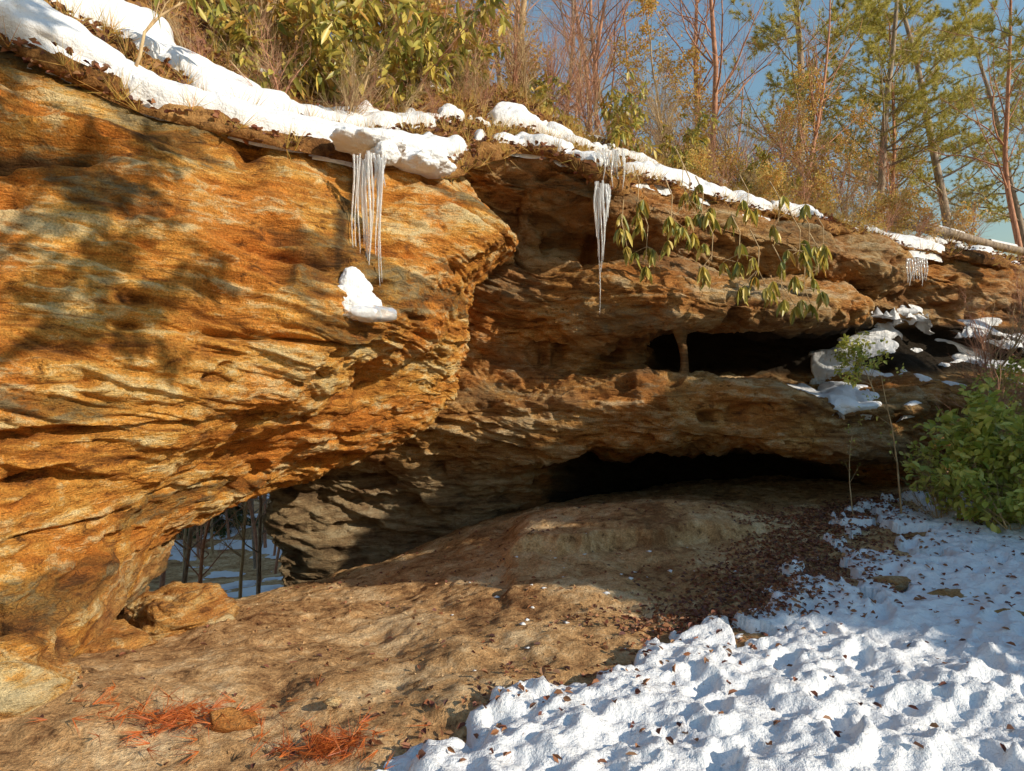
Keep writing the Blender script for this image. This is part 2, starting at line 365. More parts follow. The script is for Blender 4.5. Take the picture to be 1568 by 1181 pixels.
# ------------------------------------------------------------ HILLSIDE above the cliff
X = [-14,-8,-4.34,-3.45,-2.74,-1.96,-1.28,-.71,0,.57,1.15,1.75,3,4.4,6,9.2,14,30,60]
h0 = [(3.0,5.2),(3.4,4.7),(4.0,4.25),(4.4,4.03),(4.7,3.72),(5.1,3.62),(5.7,3.65),(6.2,3.68),(7.25,4.3),(7.25,4.2),(7.25,3.9),(8.0,4.2),(8.6,4.05),(9.3,3.93),(10,3.8),(11.3,3.68),(13,3.55),(16,3.4),(20,3.3)]
h1 = [(4.5,6.2),(4.8,5.6),(5.0,4.9),(5.4,4.7),(5.6,4.25),(6.0,4.1),(6.6,4.15),(7.2,4.5),(8.0,4.85),(8.3,4.72),(8.3,4.5),(8.9,4.65),(9.5,4.5),(10.2,4.35),(11,4.2),(12.3,4.05),(14,3.8),(17,3.6),(21,3.5)]
h2 = [(8,8.5),(8,7.5),(7.5,6.5),(7.8,6.2),(8,5.8),(8.4,5.7),(8.8,5.75),(9.2,5.8),(9.8,5.9),(10.3,5.75),(10.6,5.6),(11,5.5),(11.7,5.2),(12.5,4.95),(13.5,4.7),(15,4.5),(17,4.3),(21,4.0),(26,3.8)]
h3 = [(11.5,9),(11.5,8.2),(11.5,7.5),(11.5,7.2),(11.5,6.9),(11.8,6.7),(12,6.6),(12.4,6.5),(13,6.4),(14,6.3),(16,6.2),(17,6.0),(18,5.7),(19,5.4),(20,5.1),(22,4.8),(24,4.5),(28,4.2),(34,4)]
h4 = [(13.5,6)]*4+[(14,3)]*4+[(16,3),(18,4),(24,4.8),(32,5),(45,4.8)]+[(45,4.4)]*6
h5 = [(13.8,3.6)]*4+[(15,-4.5)]*4+[(18,-5),(22,-5),(40,-6)]+[(75,-7)]*8
hm = [(a-.03, b-.14) for a, b in h0]
P = np.array([[(X[j], r[j][0], r[j][1]) for j in range(19)] for r in (hm, h0, h1, h2, h3, h4, h5)], float)
P, tv = cr(P, 440, 0); P, tu = cr(P, 900, 1)
nr = normals(P, (0, 5, 60))
far = ss(P[..., 1], 18, 30)
Pn, _, _ = strata(P, nr, .75, .10, 300)
PH = Pn*(1-far[..., None])+P*far[..., None]
obj('hillside', mesh_from('hillside', PH, grid_faces(*PH.shape[:2]), [LITTER]))
v = tv[:, None]+0*PH[..., 0]; x, y, z = PH[..., 0], PH[..., 1], PH[..., 2]
nz = fbm(x*.8, y*1.6, z*1.2, 3, 33)-.5
nzf = fbm(x*3.5, y*3.5, z*3.5, 3, 35)-.5
wl = ss(-x, 1.2, 2.0)
band = np.exp(-((v-1.26)/.31)**2)*(1.12+.35*wl)+np.exp(-((v-2.08)/.18)**2)*1.1+np.exp(-((v-2.7)/.14)**2)*.6
hmask = band*(1-.25*ss(x, 1.5, 4))-.52+nz*1.7+nzf*1.4-.3*np.exp(-((x+.4)/.25)**2)
hmask = np.where(v > 3.6, -.1+nz, hmask)
hmask = np.minimum(hmask, (v-.62)*3)
snow_sheet('hillside_snow', PH, np.clip(hmask*1.4, -1, 1), .10, 3, .12, 1.0)
HF = PH.reshape(-1, 3); HFs = HF[(HF[:, 1] < 46) & (HF[:, 2] > 3)][::3]
def hill_z(px, py):
    d = (HFs[:, 0]-px)**2+(HFs[:, 1]-py)**2
    return float(HFs[d.argmin(), 2])

# ------------------------------------------------------------ GROUND
C = np.array([(0,2.7,0),(-2.1,2.7,0),(2.1,2.7,0),(-2.35,3,.04),(3.45,4.4,0),(4.7,6,.04),(4.5,8,.08),(2.05,9.5,0),(-.13,9,-.2),(-1.5,9,-.74),
 (-3.2,9,-1.33),(.25,6.8,-.12),(-2.95,6.5,-.61),(-2.5,4.3,-.18),(-1.2,4.2,-.12),(0,4.6,-.1),(1.45,4.6,-.06),(-5,8,-2.0),(-7,14,-3.5),(-4,12,-2.6),
 (-10,20,-4.6),(10,8,.3),(14,0,.2),(5,0,0),(-5,0,.1),(0,-5,0),(0,0,0),(10,-8,0),(-8,4,-.5),(3,12,-.2),(8,14,0),(-1.5,6.6,-.42),(2,7,0),(-20,12,-4),(-15,-10,0),(20,20,-1),(0,22,-4)], float)
def tps(r2): return np.where(r2 > 1e-9, r2*np.log(r2+1e-12), 0)
K = tps(((C[:, None, :2]-C[None, :, :2])**2).sum(-1))+np.eye(len(C))*.02
Pm = np.c_[np.ones(len(C)), C[:, :2]]
A = np.block([[K, Pm], [Pm.T, np.zeros((3, 3))]])
Wt = np.linalg.solve(A, np.r_[C[:, 2], 0, 0, 0])
def ground_z(x, y):
    x = np.asarray(x, float); y = np.asarray(y, float)
    r = Wt[-3]+Wt[-2]*x+Wt[-1]*y
    for c, w in zip(C, Wt): r = r+w*tps((x-c[0])**2+(y-c[1])**2)
    w = 1-ss(np.hypot(x, y-6), 14, 24)
    farz = -.3-4.7*ss(y, 2, 24)+3*ss(np.hypot(x, y), 60, 140)*ss(y, 20, 60)
    z = w*r+(1-w)*farz
    near = 1-ss(np.hypot(x, y-5), 10, 20)
    e = y-(6.45+.25*(x-.3)+.7*(fbm(x*1.7, y*.5, 0, 4, 5)-.5))
    bench = ss(e, -.10, .05)*ss(x, -.15, .20)*(1-ss(x, 2.0, 3.2))*(1-ss(y, 7.4, 9.0))
    z = z+.18*bench*near
    e2 = x-(-.02+.4*(fbm(x*.6, y*1.7, 0, 3, 6)-.5))
    z = z+.08*ss(e2, -.05, .05)*ss(y, 4.8, 5.4)*(1-ss(y, 6.3, 6.9))*(1-ss(x, .5, 1.2))*near
    z = z+near*(.13*(fbm(x*.9, y*.9, 0, 3, 1)-.5)+.10*(fbm(x*3.0, y*3.0, 0, 4, 2)-.5)+.035*(fbm(x*14, y*14, 0, 3, 3)-.5))
    z = z+near*.07*(np.abs(2*fbm(x*1.4+.6*y, y*.55, 0, 3, 8)-1)-.2)*ss(-x, -2, 0)
    return z
def axis(a, b, step, lim):
    c = list(np.arange(a, b, step)); s = step; lo = [a]
    while lo[-1] > -lim: s *= 1.12; lo.append(lo[-1]-s)
    s = step; hi = [c[-1]]
    while hi[-1] < lim: s *= 1.12; hi.append(hi[-1]+s)
    return np.array(lo[1:][::-1]+c+hi[1:])
gx = axis(-4.5, 6.5, .022, 400); gy = axis(2.2, 10.5, .022, 400)
GX, GY = np.meshgrid(gx, gy, indexing='ij')
GZ = ground_z(GX, GY)
obj('ground', mesh_from('ground', np.stack([GX, GY, GZ], -1), grid_faces(len(gx), len(gy)), [DIRT]))
def snow_edge(y): return np.interp(y, [-4, 2.2, 2.7, 3.14, 3.6, 4.1, 4.57, 5.16, 6.3, 7.6, 8.4, 9], [-1.4, -.65, -.45, -.2, .42, .97, 1.44, 2.04, 2.9, 3.6, 4.7, 7])
FP = []
rp = random.Random(8)
for t0, off in ((0, 0), (.5, .9), (.2, -.55)):
    for i in range(11):
        t = (i+t0)/11.5; FP.append((1.0+off+3.4*t+rp.uniform(-.08, .08)+(.11 if i % 2 else -.11), 2.5+4.8*t+rp.uniform(-.1, .1), .55+rp.uniform(-.35, .35)))
def snow_h(x, y):
    e = x-snow_edge(y)
    m = e+.6*(fbm(x*1.6, y*1.6, 0, 3, 51)-.5)+.6*(fbm(x*6, y*6, 0, 3, 52)-.5)
    m2 = m-.9*ss(y, 4.6, 6.5)*(1-ss(e, .3, 1.6))*ss(vn(x*5, y*5, 0, 53), .35, .65)*.8
    hole = ss(fbm(x*2.6, y*2.6, 0, 3, 57), .58, .64)*1.1*ss(y, 3.2, 5)
    m2 = m2-hole
    l = .07*(fbm(x*1.8, y*1.8, 0, 3, 54)-.5)
    xr = .8*x+.6*y; yr = -.6*x+.8*y
    b1 = 1-np.abs(2*fbm(xr*2.6, yr*5.0, 0, 2, 55)-1)
    b2 = 1-np.abs(2*fbm(xr*7, yr*10, 0, 2, 56)-1)
    l = l+(.045*b1**3+.028*b2**2+.028*fbm(x*24, y*24, 0, 2, 58)-.03)*(.35+.65*(1-ss(y, 3.4, 5.0)))
    for fx_, fy_, a in FP:
        dx, dy = x-fx_, y-fy_; u = dx*math.sin(a)+dy*math.cos(a); w = dx*math.cos(a)-dy*math.sin(a)
        q = (u/.15)**2+(w/.062)**2
        l = l-.045*np.exp(-q**2)+.016*np.exp(-(np.sqrt(q)-1.35)**2*9)
    return .08*ss(m2, 0, .18)-.05*(1-ss(m2, -.05, .10))+l*ss(m2, 0, .3)
sx = np.arange(-1.6, 10, .02); sy = np.arange(1.2, 9.4, .02)
SX, SY = np.meshgrid(sx, sy, indexing='ij')
SH = snow_h(SX, SY); SZ = ground_z(SX, SY)+SH
F = grid_faces(len(sx), len(sy)); kp = (SH > -.04).ravel(); F = F[kp[F].any(1)]
used = np.unique(F); re = -np.ones(SX.size, int); re[used] = np.arange(len(used))
obj('snow_ground', mesh_from('snow_ground', np.stack([SX, SY, SZ], -1).reshape(-1, 3)[used], re[F], [SNOW]))
fx = np.arange(-34, -2.5, .12); fy = np.arange(11, 46, .12)
FX, FY = np.meshgrid(fx, fy, indexing='ij')
FZ = ground_z(FX, FY)-.06+.12*ss(fbm(FX*.7, FY*.7, 0, 4, 59), .54, .62)
obj('forest_floor_snow', mesh_from('forest_floor_snow', np.stack([FX, FY, FZ], -1), grid_faces(len(fx), len(fy)), [SNOW]))

# ------------------------------------------------------------ leaves / tubes
def leaves(pos, d, Ln, Wd, fold=.15, droop=.15, R=RS):
    n = len(pos); d = unit(d)
    s = unit(np.cross(d, R.normal(size=(n, 3))*.5+np.array([0, 0, 1.])))
    nn = np.cross(s, d)
    Ln = np.broadcast_to(Ln, (n,))[:, None]; Wd = np.broadcast_to(Wd, (n,))[:, None]
    dz = np.array([0, 0, -1.])
    b = pos; t = pos+d*Ln+dz*Ln*droop
    m1 = pos+d*Ln*.33+dz*Ln*droop*.1; m2 = pos+d*Ln*.7+dz*Ln*droop*.45
    f = nn*Wd*fold*2
    V = np.stack([b, m1+s*Wd+f, m2+s*Wd*.85+f, t, m2-s*Wd*.85+f, m1-s*Wd+f], 1).reshape(-1, 3)
    i = np.arange(n)[:, None]*6
    F = np.concatenate([i+np.array([[0, 1, 2, 3]]), i+np.array([[0, 3, 4, 5]])])
    return V, F
def needles(pos, d, Ln, per, spread, w=.0022, R=RS):
    p = np.repeat(pos, per, 0); dd = unit(np.repeat(unit(d), per, 0)+R.normal(size=(len(p), 3))*spread)
    s = unit(np.cross(dd, R.normal(size=(len(p), 3))))
    l = (Ln*R.uniform(.7, 1.15, len(p)))[:, None]
    V = np.stack([p-s*w, p+s*w, p+dd*l], 1).reshape(-1, 3)
    return V, np.arange(len(p)*3).reshape(-1, 3)
def tubes(segs, k):
    S = np.array(segs, float)
    p0, p1, r0, r1 = S[:, :3], S[:, 3:6], S[:, 6], S[:, 7]
    d = unit(p1-p0); ref = np.where(np.abs(d[:, 2:3]) > .9, np.array([[1., 0, 0]]), np.array([[0, 0, 1.]]))
    a = unit(np.cross(d, ref)); b = np.cross(d, a)
    th = np.arange(k)/k*2*np.pi
    ring = a[:, None]*np.cos(th)[None, :, None]+b[:, None]*np.sin(th)[None, :, None]
    V = np.concatenate([p0[:, None]+ring*r0[:, None, None], p1[:, None]+ring*r1[:, None, None]], 1).reshape(-1, 3)
    i = (np.arange(len(S))*2*k)[:, None, None]; j = np.arange(k)
    q = np.stack([j, (j+1) % k, (j+1) % k+k, j+k], -1)[None]
    return V, (i+q).reshape(-1, 4)
def grow(R, p, d, Ln, r, lev, cfg, segs, tips):
    n = cfg['n'][lev]; sl = Ln/n; mx = len(cfg['n'])-1; rr = r
    for i in range(n):
        w = cfg['wob'][lev]
        d = (d+Vector((R.gauss(0, w), R.gauss(0, w), R.gauss(0, w)+cfg['up'][lev]))).normalized()
        q = p+d*sl; r2 = r*(1-(i+1)/n*(1-cfg['tap']))
        segs.append((*p, *q, rr, r2, lev)); p = q; rr = r2
        if lev < mx and (i+1)/n > cfg['st'][lev]:
            c = cfg['ch'][lev]; c = int(c)+(R.random() < c-int(c))
            for _ in range(c):
                ax = d.orthogonal().normalized(); ax.rotate(Quaternion(d, R.uniform(0, 6.283)))
                a = cfg['ang'][lev]*R.uniform(.7, 1.25)
                nd = (d*math.cos(a)+ax*math.sin(a)).normalized()
                fall = 1-cfg.get('fall', .45)*((i+1)/n)
                grow(R, p.copy(), nd, Ln*cfg['rl'][lev]*R.uniform(.6, 1.1)*fall, rr*cfg['rr'], lev+1, cfg, segs, tips)
        if lev >= cfg.get('tl', mx): tips.append((*p, *d))
def build(name, segs, mat, extra=None, k0=7):
    S = np.array(segs); Vs = []; off = 0; mats = [mat]; mi = []; faces = []
    for lo, hi, k in ((0, 0, k0), (1, 1, 4), (2, 9, 3)):
        q = S[(S[:, 8] >= lo) & (S[:, 8] <= hi)]
        if len(q):
            V, F = tubes(q[:, :8], k); Vs.append(V); faces.append(F+off); mi.append(np.zeros(len(F))); off += len(V)
    for V, F, m in (extra or []):
        mats.append(m); Vs.append(V); faces.append(F+off); mi.append(np.full(len(F), len(mats)-1)); off += len(V)
    return mesh_from(name, np.concatenate(Vs), faces, mats, mat_idx=np.concatenate(mi), smooth=True)
def tree_mesh(name, seed, H, r, cfg, bark, leafspec=None, lean=(0, 0)):
    R = random.Random(seed); segs = []; tips = []
    grow(R, Vector((0, 0, -.3)), Vector((lean[0], lean[1], 1)).normalized(), H, r, 0, cfg, segs, tips)
    extra = []
    if leafspec and tips:
        T = np.array(tips); rg = np.random.default_rng(seed)
        per, kind, ln, wd, mat, frac, droop = leafspec
        T = T[rg.random(len(T)) < frac]
        if kind == 'n':
            V, F = needles(T[:, :3], T[:, 3:], ln, per, .55, wd, rg)
        else:
            p = np.repeat(T[:, :3], per, 0)+rg.normal(size=(len(T)*per, 3))*.03
            dd = unit(np.repeat(T[:, 3:], per, 0)*.5+rg.normal(size=(len(p), 3))*.6+np.array([0, 0, -droop]))
            V, F = leaves(p, dd, ln*rg.uniform(.6, 1.2, len(p)), wd*rg.uniform(.7, 1.2, len(p)), R=rg)
        extra = [(V, F, mat)]
    return build(name, segs, bark, extra)
bare = dict(n=[14, 7, 5, 4], wob=[.05, .14, .2, .25], up=[.03, .06, .04, .02], st=[.25, .15, .1], ch=[2.0, 1.6, 1.3], ang=[.75, .7, .65], rl=[.42, .5, .55], rr=.42, tap=.25)
twig = dict(n=[6, 6, 5, 4], wob=[.12, .16, .2, .25], up=[.05, .07, .05, .03], st=[.0, .1, .1], ch=[3.0, 1.6, 1.2], ang=[.5, .55, .6], rl=[.75, .55, .55], rr=.55, tap=.35, fall=.3)
pine = dict(n=[22, 8, 5], wob=[.02, .07, .12], up=[.01, .03, .05], st=[.2, .15], ch=[2.6, 2.4], ang=[1.35, .8], rl=[.30, .42], rr=.3, tap=.2, fall=.65, tl=1)
hem = dict(n=[26, 9, 4], wob=[.01, .06, .1], up=[.01, -.03, -.03], st=[.06, .05], ch=[5.2, 3.0], ang=[1.45, .9], rl=[.30, .38], rr=.25, tap=.1, fall=.7, tl=1)
laur = dict(n=[5, 6, 5], wob=[.15, .2, .25], up=[.06, .05, .05], st=[0, .25], ch=[3, 1.7], ang=[.6, .6], rl=[.95, .5], rr=.6, tap=.4, fall=.2)
bare_m = [tree_mesh('bare_tree', 10+i, 9, .09, bare, [BARK, BARKT, BARKR, BARKR][i]) for i in range(4)]
tan_m = [tree_mesh('tan_leaf_tree', 20+i, 6, .06, bare, BARKT, (1, 'l', .09, .028, TANLEAF, .6, .3)) for i in range(2)]
shrub_m = [tree_mesh('twiggy_shrub', 30+i, 1.0, .014, twig, [BARKR, BARKT, BARKR][i]) for i in range(3)]
tshrub_m = [tree_mesh('dry_leaf_shrub', 40+i, 1.0, .014, twig, BARKT, (1, 'l', .055, .018, TANLEAF, .3, .3)) for i in range(2)]
rho_m = [tree_mesh('rhododendron', 50+i, .8, .016, laur, BARKT, (6, 'l', .16, .023, RHODO, .11, 1.0)) for i in range(3)]
laur_m = [tree_mesh('mountain_laurel', 60+i, .6, .010, laur, BARKT, (5, 'l', .085, .021, GREEN, .17, .0)) for i in range(3)]
pine_m = [tree_mesh('pine_tree', 70+i, 11, .13, pine, BARK, (20, 'n', .16, .007, NEEDLE, .7, 0)) for i in range(2)]
hem_m = [tree_mesh('hemlock_tree', 80+i, 8, .14, hem, BARK, (7, 'l', .14, .04, HEMLOCK, .9, .2)) for i in range(2)]
def plant(name, me, x, y, sc=1.0, z=None, dz=0, tilt=.08, g=False, rz=None):
    if z is None: z = float(ground_z(x, y)) if g else hill_z(x, y)
    return obj(name, me, (x, y, z+dz), (random.uniform(-tilt, tilt), random.uniform(-tilt, tilt), random.uniform(0, 6.28) if rz is None else rz), sc)

for i in range(34):
    t = random.uniform(-.4, 1.0)
    y = random.uniform(10.5, 12.2) if t < .05 else random.uniform(13, 24)
    plant('bare_tree', random.choice(bare_m), t*y, y, random.uniform(.5, .75) if t < .05 else random.uniform(.55, .95))
for x, y, s in ((3.2, 13.5, .65), (4.6, 15, .7), (8, 18, .8), (-1.5, 11.5, .5), (5.6, 13.8, .5), (9.5, 16, .55), (7.4, 14.5, .45)):
    plant('tan_leaf_tree', random.choice(tan_m), x, y, s)
for x, y, s in ((6.6, 15.0, .9), (8.6, 15.5, .8), (10.8, 16, .9), (13.5, 17, .8), (9.3, 9.6, .95)):
    plant('pine_tree', random.choice(pine_m), x, y, s)
for i in range(54):
    x = random.uniform(-3.0, 7.5); yb = np.interp(x, [-3.4, -1.3, 0, 3, 6, 9], [6.8, 7.8, 9.2, 10.8, 12.4, 14]); y = yb+random.uniform(-.6, 2.0)
    if random.random() < .75: plant('twiggy_shrub', random.choice(shrub_m), x, y, random.uniform(1.0, 2.2), tilt=.3)
    else: plant('dry_leaf_shrub', random.choice(tshrub_m), x, y, random.uniform(.7, 1.3), tilt=.3)
for x, y, s in ((-2.6, 6.6, .9), (-2.1, 6.9, 1.2), (-1.6, 7.1, 1.3), (-1.1, 7.6, 1.3), (-2.4, 7.8, 1.4), (-.5, 8.6, 1.2), (-1.5, 8.6, 1.4), (.5, 9.3, .9), (1.5, 9.2, .9), (2.6, 9.9, .8), (4.0, 10.6, .8)):
    plant('rhododendron', random.choice(rho_m), x, y, s, tilt=.25)
for x, y, s in ((3.4, 9.3, .7), (4.2, 9.9, .8), (5.0, 10.4, .9), (5.8, 10.6, .8), (6.6, 11.2, .9), (7.4, 11.4, .9), (2.6, 8.9, .6), (8.2, 12.0, 1.0)):
    plant('dry_leaf_shrub', random.choice(tshrub_m), x, y, s*.8, tilt=.5)
    plant('twiggy_shrub', random.choice(shrub_m), x+.3, y+.1, s, tilt=.5)
for i in range(14):
    x = random.uniform(-3.0, -.3); y = np.interp(x, [-3, -1.3, -.3], [5.6, 6.8, 7.8])+random.uniform(-.2, .5)
    plant('twiggy_shrub', random.choice(shrub_m), x, y, random.uniform(.4, .8), tilt=.6)
plant('rhododendron', tree_mesh('rhododendron', 91, 1.3, .016, dict(laur, n=[7, 3, 2], ch=[.7, 1], st=[.5, .3], rl=[.4, .5]), BARKT, (4, 'l', .17, .026, RHODO, .7, 1.0), lean=(.25, .1)), -2.92, 4.75, 1, tilt=0, rz=0)
plant('rhododendron', tree_mesh('rhododendron', 92, 1.2, .014, dict(laur, n=[7, 3, 2], ch=[.7, 1], st=[.4, .3], rl=[.4, .5]), BARKT, (4, 'l', .16, .024, RHODO, .7, 1.0), lean=(.05, .1)), -2.0, 5.7, 1, tilt=0, rz=0)
for x, y, z, s in ((4.9, 6.4, .1, 1.3), (5.3, 6.9, .2, 1.6), (4.8, 7.3, .2, 1.0), (5.8, 7.6, .3, 1.7), (5.3, 6.2, .05, 1.2), (6.2, 8.0, .5, 1.6), (5.5, 7.1, .7, 1.3), (5.0, 6.7, .4, 1.2)):
    plant('mountain_laurel', random.choice(laur_m), x, y, s, z=z, tilt=.35)
plant('mountain_laurel', laur_m[0], 4.5, 8.2, .8, z=1.75, tilt=.3)
plant('mountain_laurel', laur_m[1], 6.6, 8.9, .9, z=1.3, tilt=.3)
sap = tree_mesh('sapling', 95, 2.3, .018, dict(bare, n=[9, 4, 3], wob=[.07, .15, .2], ch=[1, 1.2], st=[.4, .2], rl=[.3, .5]), BARKT, (2, 'l', .06, .014, GREEN, .3, 0), lean=(-.1, 0))
plant('sapling', sap, 4.45, 7.45, .8, z=.15, tilt=0, rz=0); plant('sapling', sap, 3.95, 7.6, .5, z=.1, tilt=.3)
for x, y, z, s in ((6.6, 9.2, 1.6, 1.2), (7.0, 9.5, 1.7, 1.5), (7.4, 9.4, 1.3, 1.5), (6.3, 8.3, .6, 1.0), (7.7, 9.5, 1.9, 1.4), (5.0, 7.0, .1, .9), (4.7, 7.2, .1, .8), (5.6, 7.5, .3, 1.1), (5.2, 6.3, .1, 1.2), (6.0, 7.8, .8, 1.3)):
    plant('twiggy_shrub', random.choice(shrub_m), x, y, s, z=z, tilt=.4)
for i in range(40):
    y = random.uniform(12.5, 36); x = y*random.uniform(-.62, -.30)
    plant('bare_tree', random.choice(bare_m), x, y, random.uniform(.5, .9), g=True)
for i in range(22):
    y = random.uniform(27, 44); x = y*random.uniform(-.6, -.32)
    plant('hemlock_tree' if i % 4 == 0 else 'tan_leaf_tree', random.choice(hem_m if i % 4 == 0 else tan_m), x, y, random.uniform(.8, 1.3), g=True)
# evergreens standing beyond the right edge of the view: they shade the shelter floor
ca, sa = math.cos(SUN_AZ), math.sin(SUN_AZ)
def su(s, u): return -ca*s+sa*u, sa*s+ca*u
for i, (s, k) in enumerate(((5.3, .66), (5.9, .70), (6.7, .70), (7.4, .72), (8.2, .70), (9.0, .72), (10.4, .68), (11.6, .68))):
    px, py = su(s, 6.6+(i % 2)*1.0); plant('hemlock_tree', hem_m[i % 2], px, py, k, g=True, tilt=.03)
px, py = su(.25, 2.0)
lt = tree_mesh('rhododendron_tree', 97, 6.9, .09, dict(laur, n=[10, 6, 4], wob=[.04, .15, .2], st=[.66, .3], ch=[2.0, 1.6], rl=[.26, .45], up=[0, .02, .02]), BARKT, (6, 'l', .18, .034, RHODO, .85, .8), lean=(.08, .17))
plant('rhododendron_tree', lt, px, py, 1.0, g=True, tilt=0, rz=0)

def spray(x, y, z, n=16, L0=.2):
    R = RS; segs = [(x, y+.25, z+.55, x+.03, y+.05, z+.3, .008, .006, 0), (x+.03, y+.05, z+.3, x, y, z, .006, .004, 0)]
    ps = []; ds = []
    for j in range(4):
        c = np.array([x, y, z])+R.normal(size=3)*np.array([.13, .05, .12])
        segs.append((x, y, z+.05, *c, .004, .003, 0))
        k = n//3+2
        a = R.uniform(0, 6.28, k)
        ps.append(np.repeat(c[None], k, 0)); ds.append(np.stack([np.cos(a)*.42, np.sin(a)*.42, np.full(k, -1.)], 1))
    ps = np.concatenate(ps); ds = np.concatenate(ds)
    V, F = leaves(ps, ds, L0*R.uniform(.5, 1.2, len(ps)), .025, .35, .05)
    obj('hanging_rhododendron', build('hanging_rhododendron', segs, BARKT, [(V, F, RHODO)], 5))
for x, y, z in ((1.2, 7.15, 3.35), (1.5, 7.3, 3.1), (1.95, 7.5, 3.85), (2.15, 7.4, 3.5), (2.2, 7.2, 2.98), (2.5, 7.2, 3.0), (2.7, 7.5, 3.55), (2.75, 7.3, 2.85), (3.05, 7.4, 2.7), (3.3, 7.5, 3.1), (3.5, 7.7, 3.2), (3.1, 7.6, 3.5), (1.75, 7.2, 3.4), (3.4, 7.6, 2.7), (2.0, 7.4, 3.65), (3.8, 8.1, 3.0), (4.0, 8.4, 3.35), (1.4, 7.3, 3.6)):
    spray(x, y, z, 18)

# ------------------------------------------------------------ litter
def scatter(name, x, y, z, mat, l0=.055, w0=.016):
    n = len(x); a = RS.uniform(0, 6.28, n)
    d = np.stack([np.cos(a), np.sin(a), RS.normal(size=n)*.35], 1)
    V, F = leaves(np.stack([x, y, z], 1), d, l0*RS.uniform(.5, 1.3, n), w0*RS.uniform(.7, 1.4, n), .4, 0)
    obj(name, mesh_from(name, V, F, [mat], smooth=False))
n = 7000
yy = RS.uniform(4.4, 8.6, n); yy[:300] = RS.uniform(2.6, 4.6, 300)
xx = snow_edge(yy)+RS.normal(size=n)*.42-.03
m = RS.random(n) < .07; xx[m] += RS.uniform(0, 2.2, m.sum())
x2 = RS.uniform(-2.4, 3.5, 500); y2 = RS.uniform(2.6, 8.5, 500)
xx = np.r_[xx, x2]; yy = np.r_[yy, y2]
zz = ground_z(xx, yy)+np.maximum(snow_h(xx, yy), 0)+.010
scatter('fallen_leaves', xx, yy, zz, DEADLEAF, .045, .012)
ok = (HF[:, 1] < 12.5) & (HF[:, 0] > -5) & (HF[:, 0] < 11) & (hmask.ravel() < .02)
hp = HF[ok]
q = hp[RS.integers(0, len(hp), 14000)]+RS.normal(size=(14000, 3))*np.array([.02, .02, .012])
scatter('hillside_leaves', q[:, 0], q[:, 1], q[:, 2]+.02, DEADLEAF, .07, .02)
q = hp[RS.integers(0, len(hp), 2000)]
V, F = needles(q, np.tile([.1, -.3, .8], (2000, 1)), .25, 14, .7, .0026)
obj('dry_grass', mesh_from('dry_grass', V, F, [TANLEAF]))
def needle_pile(cx, cy, r, n):
    x = cx+RS.normal(size=n)*r; y = cy+RS.normal(size=n)*r*.6; z = ground_z(x, y)+.02+RS.uniform(0, .04, n)
    a = RS.uniform(0, 6.28, n); V, F = needles(np.stack([x, y, z], 1), np.stack([np.cos(a), np.sin(a), RS.uniform(-.1, .35, n)], 1), .12, 8, .28, .002)
    obj('dead_pine_bough', mesh_from('dead_pine_bough', V, F, [REDNEEDLE]))
needle_pile(-1.6, 3.1, .15, 90); needle_pile(-.82, 2.93, .09, 90); needle_pile(-1.25, 3.0, .35, 36)

# ------------------------------------------------------------ boulders and stones
def stone(name, loc, size, seed, mat, cuts=9, sub=64):
    th = np.linspace(0, np.pi, sub); ph = np.linspace(0, 2*np.pi, sub*2)
    T, Ph = np.meshgrid(th, ph, indexing='ij')
    D = np.stack([np.sin(T)*np.cos(Ph), np.sin(T)*np.sin(Ph), np.cos(T)], -1)
    R = np.random.default_rng(seed); r = np.full(T.shape, 1.15)
    for _ in range(cuts):
        n = unit(R.normal(size=3)); d = R.uniform(.6, .95); c = D@n
        r = np.where(c > .05, np.minimum(r, d/np.maximum(c, .05)), r)
    W = D*r[..., None]*np.array(size)+np.array(loc)
    W = W+D*(.3*min(size)*(fbm(W[..., 0]*8, W[..., 1]*8, W[..., 2]*20, 4, seed)-.5))[..., None]*2
    return obj(name, mesh_from(name, W, grid_faces(*T.shape), [mat], {'stain_shade': T*0, 'grey': T*0+.25, 'rel': T*0}))
stone('boulder', (-2.62, 5.05, -.18), (.42, .32, .26), 4, ROCK, 14)
stone('boulder', (-2.70, 4.45, -.16), (.22, .3, .12), 8, ROCK, 12)
stone('boulder', (-2.25, 3.85, -.14), (.14, .12, .07), 9, ROCK, 12)
stone('flat_stone', (3.05, 5.2, .03), (.19, .12, .05), 12, ROCKB, 14)
stone('flat_stone', (3.35, 4.85, .03), (.24, .07, .05), 14, ROCKB, 14)
stone('flat_stone', (3.40, 4.45, .03), (.16, .07, .05), 15, ROCKB, 14)
stone('flat_stone', (-1.35, 3.15, .0), (.13, .09, .05), 16, ROCK, 12)
stone('flat_stone', (-.9, 3.3, .0), (.05, .04, .02), 17, ROCK, 12)
th = np.linspace(0, 2*np.pi, 40); tt = np.linspace(0, 1, 60)
TT, TH = np.meshgrid(tt, th, indexing='ij')
rr = .045+.9*np.abs(TT-.42)**3+.05*(fbm(np.cos(TH)*1.5, np.sin(TH)*1.5, TT*6, 3, 4)-.5)
rr[:, -1] = rr[:, 0]
Wc = np.stack([2.12+rr*np.cos(TH)+.03*np.sin(TT*5), 8.15+rr*np.sin(TH), 1.60+.85*TT], -1)
obj('rock_pillar', mesh_from('rock_pillar', Wc, grid_faces(60, 40), [ROCKB], {'stain_shade': TT*0+.5, 'grey': TT*0+.5, 'rel': TT*0-.1}))
n = 700; X2 = RS.uniform(-2.4, 3, n); Y2 = RS.uniform(2.6, 8, n)
base = np.array([(1,0,0),(-1,0,0),(0,1,0),(0,-1,0),(0,0,1),(0,0,-1)], float)
bf = np.array([(0,2,4),(2,1,4),(1,3,4),(3,0,4),(2,0,5),(1,2,5),(3,1,5),(0,3,5)])
